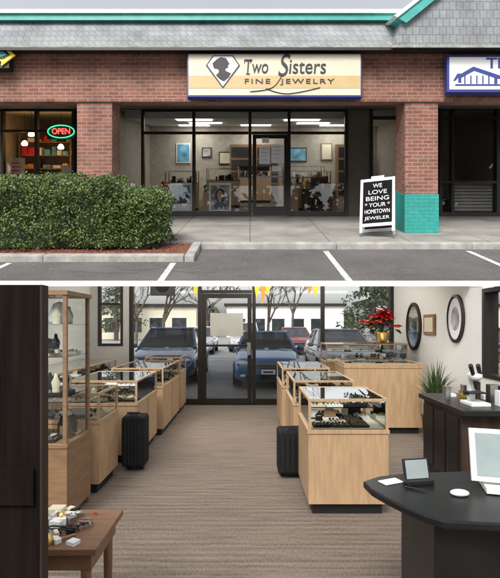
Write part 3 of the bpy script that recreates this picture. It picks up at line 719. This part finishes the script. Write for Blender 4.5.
def counter(x0, x1, y0, y1, h=1.0, gh=.26, goods=26, name='display_counter'):
    g = MB(); zb = h-gh
    g.box(x0+.04, x1-.04, y0+.05, y1-.04, 0.001, .10, BLACK)
    g.box(x0, x1, y0, y1, .10, zb-.03, WOOD); g.box(x0-.008, x1+.008, y0-.008, y1+.008, zb-.03, zb, WOOD)
    nx = max(1, round((y1-y0)/.62))
    for i in range(1, nx): yy = y0+(y1-y0)*i/nx; g.box(x0-.003, x0-.0005, yy-.003, yy+.003, .1, zb-.03, BLACK); g.box(x1+.0005, x1+.003, yy-.003, yy+.003, .1, zb-.03, BLACK)
    for xx in (x0, x1-.022):
        for yy in (y0, y1-.022): g.box(xx, xx+.022, yy, yy+.022, zb, h-.022, WOOD)
    g.box(x0, x1, y0, y0+.022, h-.022, h, WOOD); g.box(x0, x1, y1-.022, y1, h-.022, h, WOOD)
    g.box(x0, x0+.022, y0+.022, y1-.022, h-.022, h, WOOD); g.box(x1-.022, x1, y0+.022, y1-.022, h-.022, h, WOOD)
    gl = [((x0+.02, y0+.011), (x1-.02, y0+.011)), ((x0+.011, y0+.02), (x0+.011, y1-.02)), ((x1-.011, y0+.02), (x1-.011, y1-.02))]
    for (a, b), (c, d_) in gl: g.add([(a, b, zb), (c, d_, zb), (c, d_, h-.02), (a, b, h-.02)], [(0, 1, 2, 3)], GLASSC)
    g.add([(x0+.02, y0+.02, h-.004), (x1-.02, y0+.02, h-.004), (x1-.02, y1-.02, h-.004), (x0+.02, y1-.02, h-.004)], [(0, 1, 2, 3)], GLASSC)
    if goods:
        g.box(x0+.03, x1-.03, y0+.03, y1-.03, zb+.001, zb+.008, CREAM)
        goods_trays(g, x0, x1, zb+.009, y0+.05, y1-.05)
        if gh > .2:
            za, ya = zb+gh*.5, y0+(y1-y0)*.45
            g.box(x0+.03, x1-.03, ya-.01, y1-.04, za-.008, za-.001, GLASSC); goods_trays(g, x0, x1, za, ya, y1-.05)
    g.done(name)
counter(.49, 1.16, 3.60, 4.34, .98, goods=1)
counter(.50, 1.2, 4.95, 5.95, .96, goods=1); counter(.46, 1.15, 6.2, 7.35, .98, goods=1)
counter(1.38, 2.52, 6.28, 6.95, 1.04, .04, 0, 'wood_counter')
counter(1.3, 2.7, 7.35, 7.95, 1.28, .3, 1)
counter(-2.25, -1.42, 4.05, 4.62, .96, goods=1)
counter(-2.1, -1.30, 4.95, 6.0, .96, goods=1); counter(-2.0, -1.25, 6.2, 7.6, .98, goods=1)
counter(-1.9, -1.25, 7.75, 8.4, 1.02, goods=1)
counter(-3.1, -2.45, 4.7, 7.9, .98, goods=1)

def suitcase(x0, x1, y0, y1, h):
    g = group('rolling_suitcase'); m = MB(); m.box(x0, x1, y0, y1, .05, h, CHAR); m.done('shell', g, bevel=.03)
    m = MB()
    for k in range(5): xx = x0+.05+(x1-x0-.1)*k/4; m.box(xx-.008, xx+.008, y0-.008, y0+.01, .09, h-.05, BLACK)
    for xx in (x0+.05, x1-.05): m.cyl((xx-.015, (y0+y1)/2, .03), (xx+.015, (y0+y1)/2, .03), .03, .03, BLACK, 12)
    xm = (x0+x1)/2; m.cyl((xm-.06, y0+.06, h), (xm-.06, y0+.06, h+.025), .007, .007, METAL, 6); m.cyl((xm+.06, y0+.06, h), (xm+.06, y0+.06, h+.025), .007, .007, METAL, 6)
    m.box(xm-.07, xm+.07, y0+.045, y0+.075, h+.025, h+.045, BLACK); m.done('handle_ribs_wheels', g)
suitcase(.29, .60, 4.44, 4.72, .50); suitcase(-1.40, -1.15, 4.66, 4.92, .60)

px_, py_, pz = 2.32, 7.55, 1.28
m = MB(); m.lathe((px_, py_, pz), [(.001, 0), (.08, 0), (.10, .05), (.12, .18), (.13, .22), (.11, .2), (.001, .19)], GOLD, 18)
def pleaf(p, d, l, w, mt):
    p = Vector(p); d = Vector(d).normalized(); s_ = d.cross(Vector((0, 0, 1))).normalized()
    m.add([p, p+d*l*.45+s_*w+Vector((0, 0, .01)), p+d*l-Vector((0, 0, l*.2)), p+d*l*.45-s_*w+Vector((0, 0, .01))], [(0, 1, 2, 3)], mt)
for i in range(18):
    a = R(0, 6.28); rr = R(0, .32); c = Vector((px_+math.cos(a)*rr, py_+math.sin(a)*rr*.8, pz+.54-rr*.85+R(-.04, .07)))
    m.cyl((px_, py_, pz+.18), c, .008, .006, PLANTG, 5)
    for k in range(12): b = k*.571+R(-.2, .2); pleaf(c, (math.cos(b), math.sin(b)-.2, R(-.25, .35)), R(.10, .19), .04, RED)
    for k in range(4): b = R(0, 6.28); pleaf(c-Vector((0, 0, .05)), (math.cos(b), math.sin(b), R(-.6, .0)), R(.13, .2), .04, PLANTG)
    m.ell(c+Vector((0, 0, .015)), (.014, .014, .01), YEL, 6, 4)
m.done('poinsettia_plant', None, fix=False)
m = MB(); cx, cy = 2.52, 5.85
m.lathe((cx, cy, 0), [(.001, 0), (.12, 0), (.15, .1), (.17, .34), (.185, .36), (.16, .36), (.15, .32), (.001, .31)], BLACK, 20)
for i in range(150):
    a = R(0, 6.28); sp = R(.08, .42); hh = R(.5, .92); w = R(.008, .016); pts = []
    for k in range(7):
        t = k/6; rr = sp*t*t; pts.append(Vector((cx+math.cos(a)*(rr+.04)*.85, cy+math.sin(a)*(rr+.04), .33+hh*(t-.28*t*t*t*sp*3))))
    s_ = Vector((-math.sin(a), math.cos(a), 0))
    vs = []
    for k, p in enumerate(pts): ww = w*(1-(k/6)**2*.95); vs += [p-s_*ww, p+s_*ww]
    m.add(vs, [(2*k, 2*k+1, 2*k+3, 2*k+2) for k in range(6)], random.choice([PLANTG, PLANTG, LEAF[1]]))
m.done('potted_grass_plant', None, fix=False)
def oval(yc, zc, ry, rz, rim, inner, nm):
    g = MB()
    def ring(a, b, x0, mt, x1=None):
        n = 32; vs = [(x0, yc+a*ry*math.cos(2*math.pi*i/n), zc+a*rz*math.sin(2*math.pi*i/n)) for i in range(n)]+[(x1 if x1 else x0, yc+b*ry*math.cos(2*math.pi*i/n), zc+b*rz*math.sin(2*math.pi*i/n)) for i in range(n)]
        g.add(vs, [(i, (i+1) % n, (i+1) % n+n, i+n) for i in range(n)], mt, True)
    ring(1, 1, 2.899, rim, 2.865); ring(1, .9, 2.865, rim, 2.855); ring(.9, .86, 2.855, rim, 2.875); ring(.86, .5, 2.875, inner[0], 2.876); ring(.5, .001, 2.876, inner[1], 2.876)
    g.done(nm)
oval(7.58, 1.575, .33, .42, WOODD2, (MIRROR, MIRROR), 'oval_mirror'); oval(6.03, 1.69, .24, .34, BLACK, (WHITE, PIC2), 'oval_picture_frame')
m = MB(); m.box(2.87, 2.899, 6.7, 7.12, 1.44, 1.77, WOODM); m.box(2.865, 2.869, 6.75, 7.07, 1.49, 1.72, CREAM); m.done('square_picture_frame')
m = MB(); m.box(1.86, 2.85, 3.75, 4.75, .80, .85, BLACKT); m.box(1.9, 2.85, 3.85, 4.7, .1, .80, WOODD2)
for k in range(3): m.box(1.885, 1.898, 3.9+.27*k, 4.14+.27*k, .15, .75, BLACKT)
m.box(1.93, 2.8, 3.9, 4.65, 0, .1, BLACK); m.done('workbench', bevel=.006)
m = MB(); mx_, my_, mz = 2.12, 4.05, .85
m.box(mx_-.09, mx_+.09, my_-.11, my_+.11, mz, mz+.03, WHITE); m.box(mx_-.03, mx_+.03, my_+.05, my_+.10, mz+.03, mz+.28, WHITE)
m.box(mx_-.07, mx_+.07, my_-.08, my_+.05, mz+.11, mz+.125, BLACK)
m.cyl((mx_, my_-.02, mz+.15), (mx_, my_-.02, mz+.22), .015, .03, BLACK); m.ell((mx_, my_, mz+.27), (.06, .08, .05), WHITE)
for s_ in (-1, 1): m.cyl((mx_+s_*.03, my_-.03, mz+.28), (mx_+s_*.035-.06, my_-.10, mz+.38), .018, .02, BLACK)
m.cyl((mx_-.07, my_+.07, mz+.10), (mx_+.07, my_+.07, mz+.10), .022, .022, BLACK); m.done('microscope', bevel=.004)
m = MB()
for i in range(26):
    x, y = R(1.95, 2.75), R(3.85, 4.6)
    if x < 2.25 and y < 4.25: continue
    m.box(x, x+R(.04, .12), y, y+.08, .852, .87+R(0, .16), random.choice([BLACK, PAPER, METAL, WOODD2, GOLD]))
m.done('bench_tools')
dz = .80
def dd(py): return (1.6-dz)*F/(py-325)
pl = [(X(363, dd(481)), dd(481)), (X(371, dd(489)), dd(489)), (X(385, dd(497)), dd(497)), (X(405, dd(507)), dd(507)), (X(425, dd(515)), dd(515)), (X(445, dd(521)), dd(521)), (1.15, 1.72), (1.8, 1.70), (1.8, 2.42), (1.2, 2.36), (.85, 2.33), (.68, 2.28)]
m = MB(); m.slab(pl, dz-.035, dz, BLACKT); m.box(.80, 1.78, 1.86, 2.28, .0, dz-.036, BLACKT); m.done('reception_desk', bevel=.008)
m = MB(); T = Matrix.Translation((1.25, 2.06, dz+.005)) @ Matrix.Rotation(math.radians(-16), 4, 'Z')
m.box(-.12, .12, -.07, .10, 0, .025, WHITE, T); m.box(-.03, .03, .03, .06, .025, .12, METAL, T)
T2 = T @ Matrix.Translation((0, -.02, .04)) @ Matrix.Rotation(math.radians(-16), 4, 'X')
m.box(-.175, .175, -.006, .014, 0, .25, WHITE, T2); m.box(-.150, .150, -.0095, -.0065, .025, .228, SCREEN, T2)
m.done('point_of_sale_monitor', bevel=.004)
m = MB(); T = Matrix.Translation((.85, 2.17, dz+.002)) @ Matrix.Rotation(math.radians(10), 4, 'Z')
m.box(-.07, .07, -.03, .05, 0, .02, BLACK, T); T3 = T @ Matrix.Rotation(math.radians(-14), 4, 'X'); m.box(-.068, .068, 0, .014, .015, .12, BLACK, T3); m.box(-.060, .060, -.003, -.0005, .022, .113, SCREEN, T3); m.done('card_stand', bevel=.003)
m = MB(); m.ell((.985, 2.02, dz+.012), (.045, .03, .015), WHITE); m.done('computer_mouse')
m = MB(); T = Matrix.Translation((.72, 2.19, dz+.002)) @ Matrix.Rotation(.4, 4, 'Z'); m.box(-.06, .05, -.03, .03, 0, .004, PAPER, T); m.cyl((.76, 2.11, dz+.008), (.84, 2.06, dz+.008), .004, .004, BLACK, 6); m.done('notepad_and_pen')
m = MB(); m.box(1.1, 1.32, 1.78, 1.86, dz+.001, dz+.012, WHITE)
for i in range(10):
    for j in range(3): m.box(1.105+i*.021, 1.121+i*.021, 1.785+j*.023, 1.80+j*.023, dz+.012, dz+.016, PAPER)
m.done('keyboard')

m = MB(); m.box(-1.6, -.585, 1.20, 1.225, 0.002, 1.712, WOODD); m.box(-.584, -.578, 1.195, 1.232, 0.002, 1.712, WOODD2)
m.box(-1.6, -.60, 1.19, 1.199, 1.1, 1.2, WOODD); m.box(-1.6, -.60, 1.19, 1.199, .2, .3, WOODD); m.done('dark_wood_partition')
# glazed wooden cabinet just behind it: timber corner posts, glass sides and shelves
m = MB(); sx0, sx1, sy0, sy1 = -1.90, -1.46, 3.42, 3.92
for xx in (sx0, sx1-.03):
    for yy in (sy0, sy1-.03): m.box(xx, xx+.03, yy, yy+.03, .001, 1.84, WOODM)
m.box(sx0-.005, sx1+.005, sy0-.005, sy1+.005, .06, .62, WOODM); m.box(sx0-.012, sx1+.012, sy0-.012, sy1+.012, .621, .65, WOODM)
m.box(sx0-.012, sx1+.012, sy0-.012, sy1+.012, 1.841, 1.875, WOODM)
for zz in (1.02, 1.34, 1.60): m.box(sx0+.01, sx1-.01, sy0+.01, sy1-.01, zz, zz+.008, GLASSC)
m.add([(sx1-.012, sy0+.03, .65), (sx1-.012, sy1-.03, .65), (sx1-.012, sy1-.03, 1.84), (sx1-.012, sy0+.03, 1.84)], [(0, 1, 2, 3)], GLASSC)
m.add([(sx0+.03, sy0+.012, .65), (sx1-.03, sy0+.012, .65), (sx1-.03, sy0+.012, 1.84), (sx0+.03, sy0+.012, 1.84)], [(0, 1, 2, 3)], GLASSC)
for za in (.652, 1.03, 1.35): goods_trays(m, sx0, sx1, za, sy0+.04, sy1-.04)
for i in range(26):
    zz = random.choice([.672, 1.05, 1.37, 1.61]); x, y = R(sx0+.05, sx1-.1), R(sy0+.06, sy1-.12)
    if random.random() < .5: m.lathe((x+.03, y+.03, zz), [(.035, 0), (.03, .03), (.04, .08), (.018, .12), (.012, .15), (.001, .155)], random.choice([CHAR, BLACK, CREAM, CHAR]), 10, 1, .6)
    else: m.box(x, x+R(.03, .10), y, y+.05, zz, zz+R(.02, .12), random.choice([BLACK, WOODD2, GOLD, CHAR, CREAM, METAL]))
m.lathe((-1.62, 3.66, 1.61), [(.07, 0), (.10, .02), (.095, .06), (.07, .12), (.05, .17), (.001, .19)], WHITE, 16)
m.done('glass_display_cabinet')
m = MB(); tz = .64
m.box(-1.25, -.66, 1.84, 2.24, tz-.03, tz, WOODT); m.box(-1.22, -.69, 1.87, 2.21, tz-.11, tz-.031, WOODT)
for xx in (-1.2, -.72):
    for yy in (1.89, 2.18): m.cyl((xx, yy, tz-.11), (xx+.0, yy, 0), .024, .016, WOODT, 10)
m.box(-1.2, -.72, 1.9, 2.18, .2, .22, WOODT); m.done('side_table', bevel=.004)
cl = group('table_clutter'); m = MB()
for i in range(60):
    x, y = R(-1.15, -.74), R(1.88, 2.2); zz = tz+.001; k = random.random()
    T = Matrix.Translation((x, y, zz)) @ Matrix.Rotation(R(0, 3), 4, 'Z')
    if k < .6: m.box(0, R(.02, .08), 0, R(.01, .04), 0, R(.008, .035), random.choice([WHITE, BLACK, CREAM, METAL, WOODM, CHAR]), T)
    elif k < .8: m.lathe((x, y, zz), [(.02, 0), (.022, .02), (.012, .045), (.001, .05)], random.choice([WHITE, GOLD, METAL, CREAM]), 10)
    else: m.cyl((x, y, zz+.008), (min(-.68, x+R(-.1, .1)), min(2.23, y+R(-.1, .1)), zz+.012), .006, .004, random.choice([METAL, BLACK, WOODM, RED]), 6)
m.box(-1.0, -.93, 2.12, 2.18, tz+.001, tz+.05, CREAM); m.done('tools_and_boxes', cl)
for k in range(8):
    pts = []; x, y = R(-1.0, -.8), R(1.95, 2.15)
    for i in range(9): x += R(-.07, .07); y += R(-.05, .05); x = min(-.69, max(-1.2, x)); y = min(2.22, max(1.87, y)); pts.append((x, y, tz+.01+R(0, .035)))
    stroke('cable', pts, .004, WHITE if k % 3 else BLACK, cl)

# ================================================================ light
w = bpy.data.worlds.new('World'); scene.world = w; w.use_nodes = True; n = w.node_tree
bg = n.nodes['Background']; sky = n.nodes.new('ShaderNodeTexSky'); sky.sky_type = 'NISHITA'; sky.sun_disc = False
el, az = math.radians(48), math.radians(200)
sky.sun_elevation = el; sky.sun_rotation = az; sky.air_density = 1.2; sky.dust_density = 4.0
hs = n.nodes.new('ShaderNodeHueSaturation'); hs.inputs['Saturation'].default_value = 0.22; hs.inputs['Value'].default_value = 1.7
n.links.new(sky.outputs[0], hs.inputs['Color']); n.links.new(hs.outputs[0], bg.inputs[0]); bg.inputs[1].default_value = 0.15
L = bpy.data.lights.new('sun', 'SUN'); L.energy = 1.5; L.angle = math.radians(14); L.color = (1, .95, .88)
lo = bpy.data.objects.new('sun', L); scene.collection.objects.link(lo)
dv = Vector((math.sin(az)*math.cos(el), math.cos(az)*math.cos(el), math.sin(el)))
lo.rotation_euler = dv.to_track_quat('Z', 'Y').to_euler()
lo.location = (0, -10, 20)
cd = bpy.data.cameras.new('camera'); co = bpy.data.objects.new('camera', cd); scene.collection.objects.link(co)
co.location = (0, 0, 1.6); co.rotation_euler = (math.pi/2, 0, 0)
cd.sensor_fit = 'HORIZONTAL'; cd.sensor_width = 36; cd.lens = F/500*36; cd.shift_y = 0.072; cd.clip_end = 2000; cd.clip_start = .05
scene.camera = co
scene.view_settings.view_transform = 'Standard'; scene.view_settings.look = 'None'; scene.view_settings.exposure = 0
